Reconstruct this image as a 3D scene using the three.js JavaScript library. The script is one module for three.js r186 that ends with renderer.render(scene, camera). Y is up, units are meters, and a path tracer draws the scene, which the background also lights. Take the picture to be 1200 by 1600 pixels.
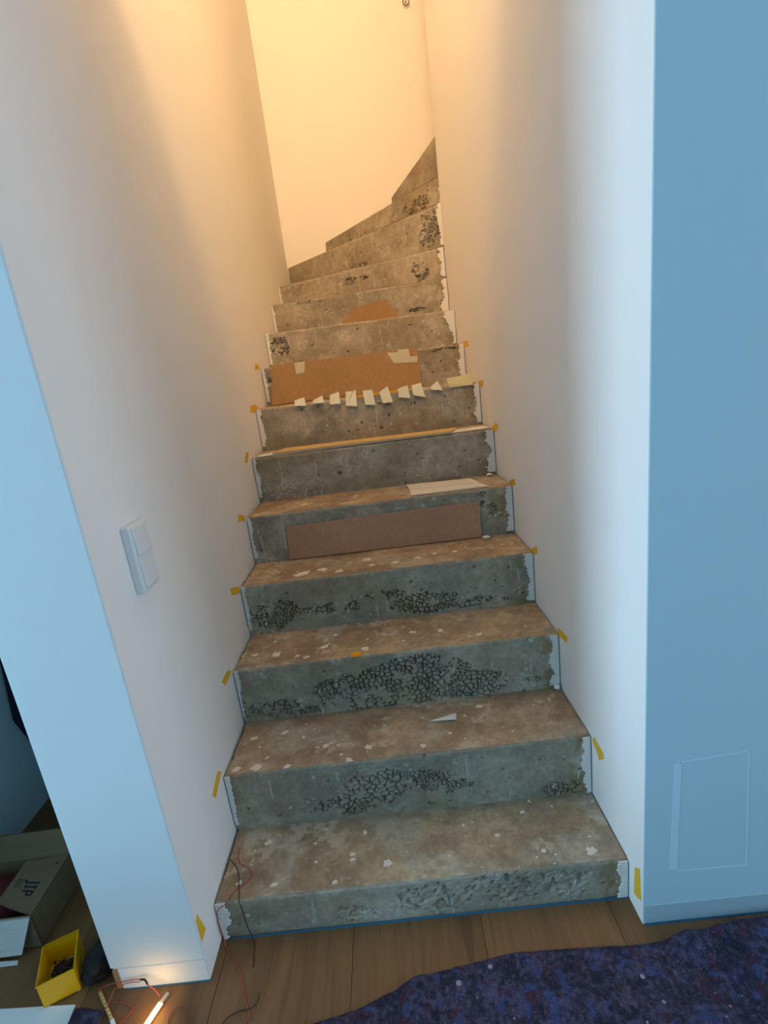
import * as THREE from 'three';
import { RoundedBoxGeometry } from 'three/addons/geometries/RoundedBoxGeometry.js';
import { mergeGeometries, mergeVertices, toCreasedNormals } from 'three/addons/utils/BufferGeometryUtils.js';
import { RectAreaLightUniformsLib } from 'three/addons/lights/RectAreaLightUniformsLib.js';

// ---------------------------------------------------------------- camera, sky, lights, exposure
const scene = new THREE.Scene();
const camera = new THREE.PerspectiveCamera(90.424, 1200 / 1600, 0.02, 60);
{
  const yaw = -1.169 * Math.PI / 180, pit = 14.83 * Math.PI / 180, rol = -7.161 * Math.PI / 180;
  const fwd = new THREE.Vector3(Math.sin(yaw) * Math.cos(pit), -Math.sin(pit), -Math.cos(yaw) * Math.cos(pit));
  const r0 = new THREE.Vector3(Math.cos(yaw), 0, Math.sin(yaw)), u0 = new THREE.Vector3().crossVectors(r0, fwd);
  const right = r0.clone().multiplyScalar(Math.cos(rol)).addScaledVector(u0, Math.sin(rol));
  const up = u0.clone().multiplyScalar(Math.cos(rol)).addScaledVector(r0, -Math.sin(rol));
  camera.position.set(0.537, 1.262, 0.933);
  camera.quaternion.setFromRotationMatrix(new THREE.Matrix4().makeBasis(right, up, fwd.clone().negate()));
}
const renderer = new THREE.WebGLRenderer({ antialias: true });
renderer.toneMapping = THREE.LinearToneMapping;
renderer.toneMappingExposure = 1.0;
renderer.shadowMap.enabled = true;
RectAreaLightUniformsLib.init();
scene.background = new THREE.Color().setRGB(0.52, 0.78, 1.0);      // overcast afternoon sky outside the window
const DAY = new THREE.Color().setRGB(0.46, 0.72, 0.97);
const windowLight = new THREE.RectAreaLight(DAY, 26, 1.3, 2.1);     // daylight entering at the tall window on the left of the room
windowLight.position.set(-4.92, 1.2, 1.37);
windowLight.lookAt(0, 1.2, 1.37);
scene.add(windowLight);
const windowLight2 = new THREE.RectAreaLight(new THREE.Color().setRGB(0.74, 0.83, 1.0), 5.0, 1.6, 2.0);   // daylight at the window on the right of the room
windowLight2.position.set(4.92, 1.3, 1.2);
windowLight2.lookAt(0, 1.3, 1.2);
scene.add(windowLight2);
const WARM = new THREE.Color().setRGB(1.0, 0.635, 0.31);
const lampLight = new THREE.PointLight(WARM, 12, 0, 2);              // lamp of the hall upstairs, shining down over the edge of the upper floor
lampLight.position.set(0.62, 4.1, 0.26);
lampLight.castShadow = true; lampLight.shadow.radius = 8;
scene.add(lampLight);
const ledLight = new THREE.PointLight(new THREE.Color().setRGB(1.0, 0.55, 0.16), 0.012, 0, 2);   // lit piece of led strip on the floor
ledLight.position.set(-0.105, 0.03, 0.15);
ledLight.castShadow = true; ledLight.shadow.radius = 1;
scene.add(ledLight);

// ---------------------------------------------------------------- random and noise
function rng(seed) { let s = seed >>> 0; return () => { s = (s + 0x6D2B79F5) >>> 0; let t = s; t = Math.imul(t ^ (t >>> 15), t | 1); t ^= t + Math.imul(t ^ (t >>> 7), t | 61); return ((t ^ (t >>> 14)) >>> 0) / 4294967296; }; }
function h2(x, y, s) { let h = Math.imul(x, 374761393) ^ Math.imul(y, 668265263) ^ Math.imul(s, 1274126177); h = Math.imul(h ^ (h >>> 13), 1103515245); h ^= h >>> 16; h = Math.imul(h, 2246822519); return ((h ^ (h >>> 15)) >>> 0) / 4294967296; }
function vn(x, y, s) {
  const xi = Math.floor(x), yi = Math.floor(y); let fx = x - xi, fy = y - yi;
  fx = fx * fx * (3 - 2 * fx); fy = fy * fy * (3 - 2 * fy);
  const a = h2(xi, yi, s), b = h2(xi + 1, yi, s), c = h2(xi, yi + 1, s), d = h2(xi + 1, yi + 1, s);
  return a + (b - a) * fx + (c - a) * fy + (a - b - c + d) * fx * fy;
}
function fbm(x, y, s, o = 4) { let v = 0, a = 0.5, t = 0; for (let i = 0; i < o; i++) { v += a * vn(x, y, s + i * 17); t += a; a *= 0.5; x *= 2.03; y *= 2.03; } return v / t; }
function worley(x, y, s) {
  const xi = Math.floor(x), yi = Math.floor(y); let f1 = 9, f2 = 9, id = 0;
  for (let j = -1; j <= 1; j++) for (let i = -1; i <= 1; i++) {
    const cx = xi + i, cy = yi + j, px = cx + h2(cx, cy, s), py = cy + h2(cx, cy, s + 9);
    const d = Math.hypot(px - x, py - y);
    if (d < f1) { f2 = f1; f1 = d; id = h2(cx, cy, s + 23); } else if (d < f2) f2 = d;
  }
  return [f1, f2, id];
}
const sst = (a, b, x) => { const t = Math.min(1, Math.max(0, (x - a) / (b - a))); return t * t * (3 - 2 * t); };
const mix = (a, b, t) => a + (b - a) * t;
const mix3 = (a, b, t) => [mix(a[0], b[0], t), mix(a[1], b[1], t), mix(a[2], b[2], t)];

// ---------------------------------------------------------------- materials
function tex(w, h, f, srgb = true) {
  const d = new Uint8Array(w * h * 4);
  for (let y = 0; y < h; y++) for (let x = 0; x < w; x++) {
    const c = f((x + 0.5) / w, (y + 0.5) / h), i = (y * w + x) * 4;
    d[i] = Math.max(0, Math.min(255, c[0])); d[i + 1] = Math.max(0, Math.min(255, c[1])); d[i + 2] = Math.max(0, Math.min(255, c[2])); d[i + 3] = 255;
  }
  const t = new THREE.DataTexture(d, w, h, THREE.RGBAFormat);
  t.magFilter = THREE.LinearFilter; t.minFilter = THREE.LinearFilter; t.wrapS = t.wrapT = THREE.RepeatWrapping;
  if (srgb) t.colorSpace = THREE.SRGBColorSpace;
  t.needsUpdate = true;
  return t;
}
const std = (color, roughness = 0.85, extra = {}) => new THREE.MeshStandardMaterial({ color, roughness, side: THREE.DoubleSide, ...extra });
const plasterBump = tex(512, 512, (u, v) => { const q = 255 * (0.6 * fbm(u * 24, v * 24, 5, 4) + 0.4 * fbm(u * 90, v * 90, 8, 2)); return [q, q, q]; }, false);
plasterBump.repeat.set(1.6, 1.6);
const M = {
  wall: std(0xf6f3ee, 0.9, { bumpMap: plasterBump, bumpScale: 0.0004 }),
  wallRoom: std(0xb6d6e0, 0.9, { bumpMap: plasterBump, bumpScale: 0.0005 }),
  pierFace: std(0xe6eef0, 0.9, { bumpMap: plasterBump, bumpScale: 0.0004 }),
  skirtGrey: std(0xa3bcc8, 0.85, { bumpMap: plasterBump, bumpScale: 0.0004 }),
  plaster: std(0xe6e4df, 0.95, { bumpMap: plasterBump, bumpScale: 0.004 }),
  yellowTape: std(0xf4c22c, 0.55),
  creamTape: std(0xf0e9cc, 0.75),
  paleTape: std(0xdcd09a, 0.7),
  orangeTape: std(0xe8a414, 0.55),
  tornPaper: std(0xcfc4a8, 0.9),
  trimWood: std(0xe8e2d4, 0.6),
  stripWood: std(0xcfae74, 0.65),
  film: std(0x2c6c8c, 0.5),
  white: std(0xe9eaea, 0.35),
  paper: std(0xe8eef0, 0.8),
  yellowBin: std(0xf2b40a, 0.38),
  dark: std(0x100e12, 0.7),
  navy: std(0x15162c, 0.9),
  maroon: std(0x5e1a20, 0.7),
  metal: std(0x77706a, 0.35, { metalness: 0.8 }),
  screw: std(0x4a4038, 0.45, { metalness: 0.6 }),
  red: std(0xb4483e, 0.5),
  black: std(0x2a2422, 0.5),
  brownWire: std(0x5a3a24, 0.5),
  greyShrink: std(0x9c9a98, 0.5),
  ledTan: std(0xc89c5a, 0.5),
  rawMdf: std(0xa8805c, 0.9),
  slab: std(0x6c5238, 0.7),
  frame: std(0xd8d8d6, 0.5),
  led: new THREE.MeshStandardMaterial({ color: 0xffe0a0, emissive: new THREE.Color().setRGB(1, 0.74, 0.36), emissiveIntensity: 2.2, roughness: 0.4 }),
  bulb: new THREE.MeshStandardMaterial({ color: 0xfff0d8, emissive: new THREE.Color().setRGB(1, 0.66, 0.3), emissiveIntensity: 5, roughness: 0.4 }),
  glass: new THREE.MeshPhysicalMaterial({ color: 0xffffff, roughness: 0.02, transmission: 1, thickness: 0, side: THREE.DoubleSide }),
};
const mdfTex = (c, s) => tex(512, 256, (u, v) => { const a = fbm(u * 160, v * 80, s, 3), b = fbm(u * 6, v * 4, s + 3, 4); const k = 1 + (a - 0.5) * 0.12 + (b - 0.5) * 0.10; return [c[0] * k, c[1] * k, c[2] * k]; });
M.mdf = new THREE.MeshStandardMaterial({ map: mdfTex([188, 142, 108], 41), roughness: 0.8 });
M.mdfPale = new THREE.MeshStandardMaterial({ map: mdfTex([170, 132, 86], 47), roughness: 0.75 });
M.mdfWorn = new THREE.MeshStandardMaterial({ map: mdfTex([160, 126, 84], 49), roughness: 0.85 });
M.card = new THREE.MeshStandardMaterial({ map: mdfTex([126, 106, 80], 51), roughness: 0.9, side: THREE.DoubleSide });
M.cardWhite = new THREE.MeshStandardMaterial({ map: tex(256, 128, (u, v) => { const l = (Math.abs(u - 0.30) < 0.008 || Math.abs(u - 0.36) < 0.02 || Math.abs(u - 0.62) < 0.006) ? 0.78 : 1, k = l * (0.96 + 0.08 * fbm(u * 20, v * 20, 3, 3)); return [214 * k, 214 * k, 212 * k]; }), roughness: 0.85, side: THREE.DoubleSide });

// ---------------------------------------------------------------- object helpers
const used = {};
function numbered(n) { used[n] = (used[n] ?? -1) + 1; return used[n] ? n + '_' + String(used[n]).padStart(3, '0') : n; }
function mesh(name, geo, mat, parent = null) {
  const m = new THREE.Mesh(geo, mat); m.castShadow = m.receiveShadow = true;
  m.name = parent ? name : numbered(name); (parent ?? scene).add(m);
  return m;
}
function group(name, parent = null, pos = [0, 0, 0], turn = 0) { const g = new THREE.Group(); g.name = parent ? name : numbered(name); g.position.set(...pos); g.rotation.y = turn; (parent ?? scene).add(g); return g; }
function tag(o, label, category, grp) { o.userData.label = label; o.userData.category = category; if (grp) o.userData.group = grp; return o; }
function struct(name, geo, mat, label, category, parent = null) { const o = geo ? mesh(name, geo, mat, parent) : group(name, parent); o.userData.kind = 'structure'; if (label) { o.userData.label = label; o.userData.category = category; } return o; }
function box(x0, y0, z0, x1, y1, z1, r = 0) {
  const w = x1 - x0, h = y1 - y0, d = z1 - z0;
  const g = r ? new RoundedBoxGeometry(w, h, d, 2, Math.min(r, w / 2.01, h / 2.01, d / 2.01)) : new THREE.BoxGeometry(w, h, d);
  g.translate((x0 + x1) / 2, (y0 + y1) / 2, (z0 + z1) / 2);
  return uvMetres(g);
}
function uvMetres(g) {                                               // box-projected uv, one unit to the metre
  const p = g.attributes.position, n = g.attributes.normal, uv = new Float32Array(p.count * 2);
  for (let i = 0; i < p.count; i++) {
    const ax = Math.abs(n.getX(i)), ay = Math.abs(n.getY(i)), az = Math.abs(n.getZ(i));
    let a, b;
    if (ax > ay && ax > az) { a = p.getZ(i); b = p.getY(i); } else if (ay > az) { a = p.getX(i); b = p.getZ(i); } else { a = p.getX(i); b = p.getY(i); }
    uv[2 * i] = a; uv[2 * i + 1] = b;
  }
  g.setAttribute('uv', new THREE.BufferAttribute(uv, 2));
  return g;
}
// closed slab from a grid: top(u,v) gives the seen face, under(u,v) the hidden one
function slabGrid(nu, nv, top, under) {
  const pos = [], uv = [], idx = [], W = nu + 1, N = W * (nv + 1);
  for (const f of [top, under]) for (let j = 0; j <= nv; j++) for (let i = 0; i <= nu; i++) { pos.push(...f(i / nu, j / nv)); uv.push(i / nu, j / nv); }
  for (let j = 0; j < nv; j++) for (let i = 0; i < nu; i++) {
    const a = j * W + i, b = a + 1, c = a + W, d = c + 1;
    idx.push(a, b, d, a, d, c, N + a, N + d, N + b, N + a, N + c, N + d);
  }
  const side = (a, b) => idx.push(a, N + a, N + b, a, N + b, b);
  for (let i = 0; i < nu; i++) { side(i + 1, i); side(nv * W + i, nv * W + i + 1); }
  for (let j = 0; j < nv; j++) { side(j * W, (j + 1) * W); side((j + 1) * W + nu, j * W + nu); }
  const g = new THREE.BufferGeometry();
  g.setAttribute('position', new THREE.Float32BufferAttribute(pos, 3));
  g.setAttribute('uv', new THREE.Float32BufferAttribute(uv, 2));
  g.setIndex(idx);
  g.computeVertexNormals();
  return g;
}
// like slabGrid but the hidden face is a single coarse quad (for fine reliefs)
function reliefSlab(nu, nv, top, back) {
  const pos = [], uv = [], idx = [], W = nu + 1;
  for (let j = 0; j <= nv; j++) for (let i = 0; i <= nu; i++) { pos.push(...top(i / nu, j / nv)); uv.push(i / nu, j / nv); }
  for (let j = 0; j < nv; j++) for (let i = 0; i < nu; i++) { const a = j * W + i, b = a + 1, c = a + W, d = c + 1; idx.push(a, b, d, a, d, c); }
  const g = new THREE.BufferGeometry();
  g.setAttribute('position', new THREE.Float32BufferAttribute(pos, 3));
  g.setAttribute('uv', new THREE.Float32BufferAttribute(uv, 2));
  g.setIndex(idx); g.computeVertexNormals();
  const q = [back(0, 0), back(1, 0), back(1, 1), back(0, 1)], t = [top(0, 0), top(1, 0), top(1, 1), top(0, 1)];
  const bp = [], bu = [], face = (a, b, c, d) => { bp.push(...a, ...b, ...c, ...a, ...c, ...d); for (let k = 0; k < 6; k++) bu.push(0.5, 0.05); };
  face(q[0], q[3], q[2], q[1]);
  for (let k = 0; k < 4; k++) { const l = (k + 1) % 4; face(t[k], q[k], q[l], t[l]); }
  const b = new THREE.BufferGeometry();
  b.setAttribute('position', new THREE.Float32BufferAttribute(bp, 3)); b.setAttribute('uv', new THREE.Float32BufferAttribute(bu, 2)); b.computeVertexNormals();
  return mergeGeometries([g.toNonIndexed(), b]);
}
// flat outlined piece with thickness lying in plane spanned by axes: pts [a,b] -> place(a,b,t)
function plate(pts, thick, place, bevel = 0) {
  const c = pts.reduce((s, p) => [s[0] + p[0] / pts.length, s[1] + p[1] / pts.length], [0, 0]);
  const s = new THREE.Shape(pts.map((p) => new THREE.Vector2(p[0] - c[0], p[1] - c[1])));
  const g = new THREE.ExtrudeGeometry(s, { depth: thick, bevelEnabled: bevel > 0, bevelSize: bevel, bevelThickness: bevel, bevelOffset: -bevel, bevelSegments: 1 });
  const p = g.attributes.position, uv = g.attributes.uv;
  for (let i = 0; i < p.count; i++) { uv.setXY(i, p.getX(i) + c[0], p.getY(i) + c[1]); p.setXYZ(i, ...place(p.getX(i) + c[0], p.getY(i) + c[1], p.getZ(i))); }
  g.computeVertexNormals();
  return g;
}
function tube(pts, r, seg = 0) { return new THREE.TubeGeometry(new THREE.CatmullRomCurve3(pts.map((p) => new THREE.Vector3(...p)), false, 'centripetal'), seg || pts.length * 8, r, 7); }
const wallX = (z) => 0.985 + (z - 0.065) * (0.033 / 1.985);           // the right-hand stair wall leans a little in plan

// ---------------------------------------------------------------- the setting: walls
const wl = struct('wall_left', box(-0.217, 0.062, -3.05, 0, 5.2, 0.088, 0.004), M.wall, 'tall smooth white wall along the left side of the stair, ending in a pier', 'wall');
mesh('pier_face', box(-0.2155, 0.064, 0.085, -0.0015, 2.6, 0.0895, 0.002), M.pierFace, wl);
mesh('wall_foot', box(-0.212, 0, -3.05, -0.0015, 0.0625, 0.0865, 0.002), M.wall, wl);
const pierSkirt = mesh('skirting_board', box(-0.2, 0.002, 0.0862, -0.002, 0.0615, 0.0897, 0.0006), M.pierFace, wl);
mesh('raw_end', plate([[0.040, 0.003], [0.0894, 0.003], [0.0894, 0.058], [0.046, 0.0625]], 0.013, (a, b, t) => [-0.2135 + t, b, a]), M.rawMdf, wl);
struct('wall_back', box(-0.25, 0, -3.1, 3.1, 5.2, -2.95), M.wall, 'white wall at the turn of the stair, glowing warm from a lamp upstairs', 'wall');
{
  const P = [[0.985, 0.065], [5.0, 0.065], [5.0, -0.06], [1.1, -0.06], [1.07, -1.8], [3.0, -1.8], [3.0, -1.92], [0.952, -1.92]];
  const s = new THREE.Shape(P.map(([x, z]) => new THREE.Vector2(x, -z)));
  const g = new THREE.ExtrudeGeometry(s, { depth: 5.2, bevelEnabled: true, bevelSize: 0.003, bevelThickness: 0.001, bevelOffset: -0.003, bevelSegments: 2 });
  g.rotateX(-Math.PI / 2); g.computeVertexNormals();
  const wr = struct('wall_right', uvMetres(g.toNonIndexed()), M.wall, 'white wall along the right side of the stair with a sharp front corner', 'wall');
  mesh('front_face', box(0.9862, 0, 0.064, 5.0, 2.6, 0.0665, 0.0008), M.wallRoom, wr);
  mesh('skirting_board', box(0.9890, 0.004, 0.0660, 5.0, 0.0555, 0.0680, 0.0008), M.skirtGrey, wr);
  // repaired outline of filler on the front of the wall
  for (const q of [[[1.040, 0.150], [1.058, 0.150], [1.060, 0.432], [1.045, 0.428]], [[1.054, 0.4295], [1.197, 0.440], [1.197, 0.4425], [1.054, 0.433]], [[1.2065, 0.143], [1.2105, 0.143], [1.198, 0.438], [1.1945, 0.438]], [[1.06, 0.1435], [1.208, 0.1415], [1.208, 0.144], [1.06, 0.146]]])
    mesh('filler_line', plate(q, 0.0006, (a, b, t) => [a, b, 0.0664 + t]), std(0xc9e2ec, 0.9), wr);
}
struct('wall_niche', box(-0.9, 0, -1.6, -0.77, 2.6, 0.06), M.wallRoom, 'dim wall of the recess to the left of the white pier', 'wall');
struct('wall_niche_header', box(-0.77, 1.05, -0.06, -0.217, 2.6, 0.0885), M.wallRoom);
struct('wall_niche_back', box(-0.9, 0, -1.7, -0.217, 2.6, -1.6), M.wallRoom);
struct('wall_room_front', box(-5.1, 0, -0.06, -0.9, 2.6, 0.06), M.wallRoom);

struct('wall_room_behind', box(-5.1, 0, 3.5, 5.1, 2.6, 3.6), M.wallRoom);
struct('wall_upper_front', box(-0.25, 2.85, 1.9, 3.1, 5.2, 2.0), M.wall);
struct('wall_upper_left', box(-0.25, 2.85, 0.0885, -0.1, 5.2, 1.9), M.wall);
struct('wall_upper_end', box(3.0, 2.4, -3.1, 3.1, 5.2, -1.8), M.wall);
struct('wall_upper_right', box(3.0, 2.85, -0.06, 3.1, 5.2, 2.0), M.wall);
struct('ceiling', box(-5.1, 2.6, 0.0885, 5.1, 2.85, 3.6), M.wall);
struct('ceiling_edge', box(0.0, 2.6, -0.36, 0.99, 2.85, 0.0885), M.wall);
struct('ceiling_niche', box(-0.9, 2.6, -1.7, -0.217, 2.7, 0.0885), M.wall);
struct('ceiling_upper', box(-0.25, 5.2, -3.1, 3.1, 5.3, 2.0), M.wall);
for (const [name, x, z0, z1, n] of [['wall_window_left', -5.05, 0.72, 2.02, 1], ['wall_window_right', 5.05, 0.4, 2.0, 2]]) { // the end walls of the room, each with a tall window
  const g = struct(name, null), a = x - 0.05, b = x + 0.05;
  mesh('panel', box(a, 0, -0.06, b, 2.6, z0), M.wallRoom, g); mesh('panel', box(a, 0, z1, b, 2.6, 3.5), M.wallRoom, g);
  mesh('panel', box(a, 2.25, z0, b, 2.6, z1), M.wallRoom, g); mesh('panel', box(a, 0, z0, b, 0.15, z1), M.wallRoom, g);
  const w = struct('window_' + n, null);
  for (const [y0, c, y1, d] of [[0.15, z0, 0.2, z1], [2.2, z0, 2.25, z1], [0.2, z0, 2.2, z0 + 0.05], [0.2, z1 - 0.05, 2.2, z1]]) mesh('window_frame', box(x - 0.03, y0, c, x + 0.03, y1, d), M.frame, w);
  mesh('pane', box(x - 0.003, 0.2, z0 + 0.05, x + 0.003, 2.2, z1 - 0.05), M.glass, w);
}
// low sideboard standing left of the recess
{
  const g = tag(group('low_sideboard', null, [-1.3, 0, 0.5]), 'low wooden sideboard against the wall beyond the recess at left', 'sideboard');
  mesh('carcass', box(-0.38, 0.03, -0.40, 0.38, 0.40, 0.40, 0.004), M.slab, g); mesh('top', box(-0.40, 0.40, -0.42, 0.40, 0.42, 0.42, 0.004), M.slab, g);
  for (const x of [-0.19, 0.19]) mesh('door', box(x - 0.18, 0.05, 0.398, x + 0.18, 0.38, 0.412, 0.003), M.slab, g);
}

// ---------------------------------------------------------------- floor of wood-look planks
{
  const fl = struct('floor', null, null, 'brown wood-look plank floor in front of the stair', 'floor');
  const sub = mesh('screed', box(-5.1, -0.12, -1.7, 5.1, -0.006, 3.6), M.slab, fl);
  const plankMats = [0, 1, 2, 3].map((k) => new THREE.MeshStandardMaterial({
    roughness: 0.55, map: tex(256, 1024, (u, v) => {
      const wob = fbm(u * 3, v * 5, 100 + k * 7, 3), g1 = fbm(u * 46 + wob * 3, v * 5, 200 + k, 4), g2 = fbm(u * 10 + wob * 4, v * 2.2, 300 + k, 3), kn = sst(0.72, 0.8, fbm(u * 5, v * 3, 400 + k * 3, 3));
      let c = mix3([98, 70, 42], [146, 108, 68], 0.55 * g1 + 0.45 * g2); c = mix3(c, [78, 55, 36], 0.5 * kn + 0.35 * sst(0.6, 0.75, g1));
      const t = [1, 0.93, 1.05, 0.98][k] * (1 + 0.05 * (h2(Math.floor(u * 256), Math.floor(v * 1024), k) - 0.5)); return [c[0] * t, c[1] * t, c[2] * t];
    }) }));
  const R = rng(11); let k = 0;
  for (let i = -5; i <= 6; i++) {
    const x0 = 0.018 + i * 0.304;
    const z = -0.95 + R() * 0.75, cuts = [-1.62, z, z + 1.6 , 2.2];
    for (let j = 0; j < 3; j++) {
      const a = Math.max(cuts[j], -1.6), b = Math.min(cuts[j + 1], 2.2);
      const g = box(-0.1515, -0.010, a + 0.0005, 0.1515, 0, b - 0.0005, 0.0008), p = g.attributes.position, uv = g.attributes.uv;
      for (let q = 0; q < p.count; q++) uv.setXY(q, (p.getX(q) + 0.152) / 0.304, p.getZ(q) / 1.25 + R.length);
      const m = mesh('plank', g, plankMats[k++ % 4], fl); m.position.set(x0 + 0.152, 0, 0); m.rotation.y = 0;
    }
  }
  for (const [n, g, l] of [
    ['stair', plate([[0.02, 0.0], [0.98, 0.0], [0.98, 0.0028], [0.5, 0.003], [0.02, 0.0014]], 0.004, (a, b, t) => [a, b, 0.002 + t]), 'thin blue protective film edge along the foot of the first concrete riser'],
    ['pier', plate([[-0.19, 0.0], [0.0005, 0.0], [0.0005, 0.0035], [-0.19, 0.002]], 0.0015, (a, b, t) => [a, b, 0.0898 + t]), 'thin blue film edge under the foot of the white pier beside the lit strip'],
    ['right', plate([[0.99, 0.0], [1.9, 0.0], [1.9, 0.004], [0.99, 0.006]], 0.0015, (a, b, t) => [a, b, 0.0681 + t]), 'thin blue film edge along the foot of the grey-blue wall at right']])
    tag(mesh('film_edge', g, M.film), l, 'film');
}

// ---------------------------------------------------------------- concrete staircase
// nosing lines: [left x, left z, right x, right z, height]
const Y = [0, 0.111, 0.291, 0.471, 0.651, 0.831, 1.011, 1.191, 1.366, 1.538, 1.710, 1.862, 2.070, 2.200, 2.425, 2.60, 2.78];
const NL = [null,
  [0, 0, -0.0], [0, -0.201, -0.201], [0, -0.420, -0.420], [0, -0.635, -0.635], [0, -0.851, -0.851], [0, -1.078, -1.078], [0, -1.287, -1.287],
  [0, -1.535, -1.575], [0, -1.757, -1.760], [0, -2.055, -1.905], [0, -2.42, -1.92]].map((q) => q && [[q[0], q[1]], [wallX(q[2]), q[2]]]);
NL.push([[0.0, -2.95], [0.962, -1.935]], [[0.285, -2.95], [0.985, -1.94]], [[0.775, -2.95], [1.02, -1.935]], [[1.16, -2.95], [1.10, -1.925]], [[1.5, -2.95], [1.36, -1.925]]);
const LANDING = [[3.0, -2.95], [3.0, -1.925]];

function splat(R, n, r0, r1, u0 = 0, u1 = 1, v0 = 0, v1 = 1) { return Array.from({ length: n }, () => ({ x: mix(u0, u1, R()), y: mix(v0, v1, R()), r: mix(r0, r1, R() ** 2.5), e: 0.5 + R() * 0.9, s: Math.floor(R() * 999), a: R() * 3 })); }
function splatAt(list, x, y) { // x, y in metres
  let m = 0;
  for (const q of list) {
    const ca = Math.cos(q.a), sa = Math.sin(q.a), dx = (x - q.x), dy = (y - q.y), ax = dx * ca + dy * sa, ay = (-dx * sa + dy * ca) / q.e, d = Math.hypot(ax, ay);
    if (d > q.r * 2) continue;
    const th = Math.atan2(ay, ax), rr = q.r * (0.62 + 0.75 * vn(2.2 * Math.cos(th) + 5, 2.2 * Math.sin(th) + 5, q.s) );
    m = Math.max(m, 1 - sst(rr * 0.86, rr * 1.06, d));
  }
  return m;
}
// honeycombed patches on each riser: [x, y (metres from foot), half width, half height, strength]
const HONEY = {
  1: [[0.30, 0.03, 0.12, 0.03, 0.55], [0.52, 0.055, 0.14, 0.045, 0.9], [0.70, 0.06, 0.12, 0.05, 0.8], [0.86, 0.055, 0.10, 0.05, 0.7]],
  2: [[0.40, 0.085, 0.09, 0.07, 1], [0.29, 0.05, 0.13, 0.025, 0.9], [0.58, 0.075, 0.10, 0.035, 0.9], [0.50, 0.10, 0.16, 0.035, 0.7], [0.90, 0.02, 0.06, 0.03, 0.7], [0.42, 0.02, 0.22, 0.014, 0.5]],
  3: [[0.52, 0.095, 0.20, 0.07, 1], [0.36, 0.07, 0.16, 0.05, 1], [0.62, 0.05, 0.26, 0.05, 1], [0.10, 0.04, 0.12, 0.03, 0.8], [0.45, 0.02, 0.40, 0.03, 0.8], [0.82, 0.035, 0.10, 0.02, 0.9]],
  4: [[0.09, 0.065, 0.11, 0.055, 1], [0.30, 0.07, 0.14, 0.025, 0.7], [0.62, 0.045, 0.14, 0.04, 0.95], [0.46, 0.09, 0.09, 0.02, 0.7], [0.78, 0.03, 0.16, 0.02, 0.6]],
  5: [[0.87, 0.10, 0.05, 0.04, 0.5], [0.87, 0.16, 0.05, 0.012, 0.6]],
  6: [[0.30, 0.08, 0.06, 0.012, 0.35]],
  8: [[0.86, 0.16, 0.08, 0.01, 0.6], [0.06, 0.1, 0.05, 0.06, 0.4]],
  9: [[0.06, 0.10, 0.06, 0.06, 0.5]],
  10: [[0.8, 0.04, 0.05, 0.012, 0.9], [0.25, 0.16, 0.15, 0.012, 0.3]],
  11: [[0.16, 0.02, 0.10, 0.02, 0.8], [0.5, 0.09, 0.15, 0.02, 0.5], [0.94, 0.08, 0.06, 0.08, 0.6]],
  12: [[0.7, 0.05, 0.15, 0.02, 0.5], [1.3, 0.1, 0.08, 0.1, 0.9]],
  13: [[0.4, 0.05, 0.12, 0.03, 0.8], [1.0, 0.05, 0.15, 0.04, 0.8]],
};
const chip = (x, s) => 0.0012 + 0.006 * Math.max(0, fbm(x * 30, 3.3, s, 3) - 0.5) + 0.012 * Math.max(0, fbm(x * 70, 1.3, s + 4, 2) - 0.66);
function honeyMask(list, x, y, s) {
  let m = 0;
  for (const [cx, cy, a, b, k] of list) { const d = Math.hypot((x - cx) / a, (y - cy) / b); m = Math.max(m, k * (1 - sst(0.55, 1.25, d))); }
  return m ? m * sst(0.34, 0.56, fbm(x * 22, y * 22, s + 60, 3) * 0.75 + m * 0.25) : 0;
}
function riserRelief(n, x, y, H, s) {
  let d = 0.006 * (fbm(x * 5, y * 5, s, 3) - 0.5) + 0.0016 * (fbm(x * 60, y * 60, s + 5, 3) - 0.5);
  const m = honeyMask(HONEY[n] ?? [], x, y, s);
  if (m > 0.02) {
    const wx = x + 0.004 * (fbm(x * 90, y * 90, s + 31, 2) - 0.5), wy = y + 0.004 * (fbm(x * 90, y * 90, s + 37, 2) - 0.5);
    const big = sst(0.45, 0.55, fbm(x * 9, y * 9, s + 19, 2)), k = big > 0.5 ? 62 : 86, [f1, f2, id] = worley(wx * k, wy * k * 1.1, s + 2), wide = 0.05 + 0.30 * fbm(x * 100, y * 100, s + 51, 3) ** 1.5;
    const open = sst(0.48, 0.54, 0.55 * fbm(x * 75, y * 75, s + 71, 2) + 0.45 * fbm(x * 20, y * 20, s + 75, 2) + 0.15 * m - 0.02);
    if (n === 1) d += m * (0.014 * (fbm(x * 62, y * 74, s + 41, 3) - 0.55) + 0.004 * (id - 0.5)) - 0.007 * sst(0.1, 0.5, m) * sst(0.58, 0.66, fbm(x * 95, y * 110, s + 44, 2));
    else d += m * (0.0018 * (id - 0.5) + 0.001 * (0.6 - f1)) - 0.018 * sst(0.15, 0.4, m) * (1 - sst(wide * 0.5, wide, f2 - f1)) * open;
  }
  // scattered air holes
  const [p1, , pid] = worley(x * 30, y * 30, s + 13);
  if (pid > 0.90) d -= 0.012 * (1 - sst(0.05, 0.07 + 0.10 * (pid - 0.90) / 0.10, p1 * (0.7 + 0.6 * vn(x * 300, y * 300, s))));
  return d;
}
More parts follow.
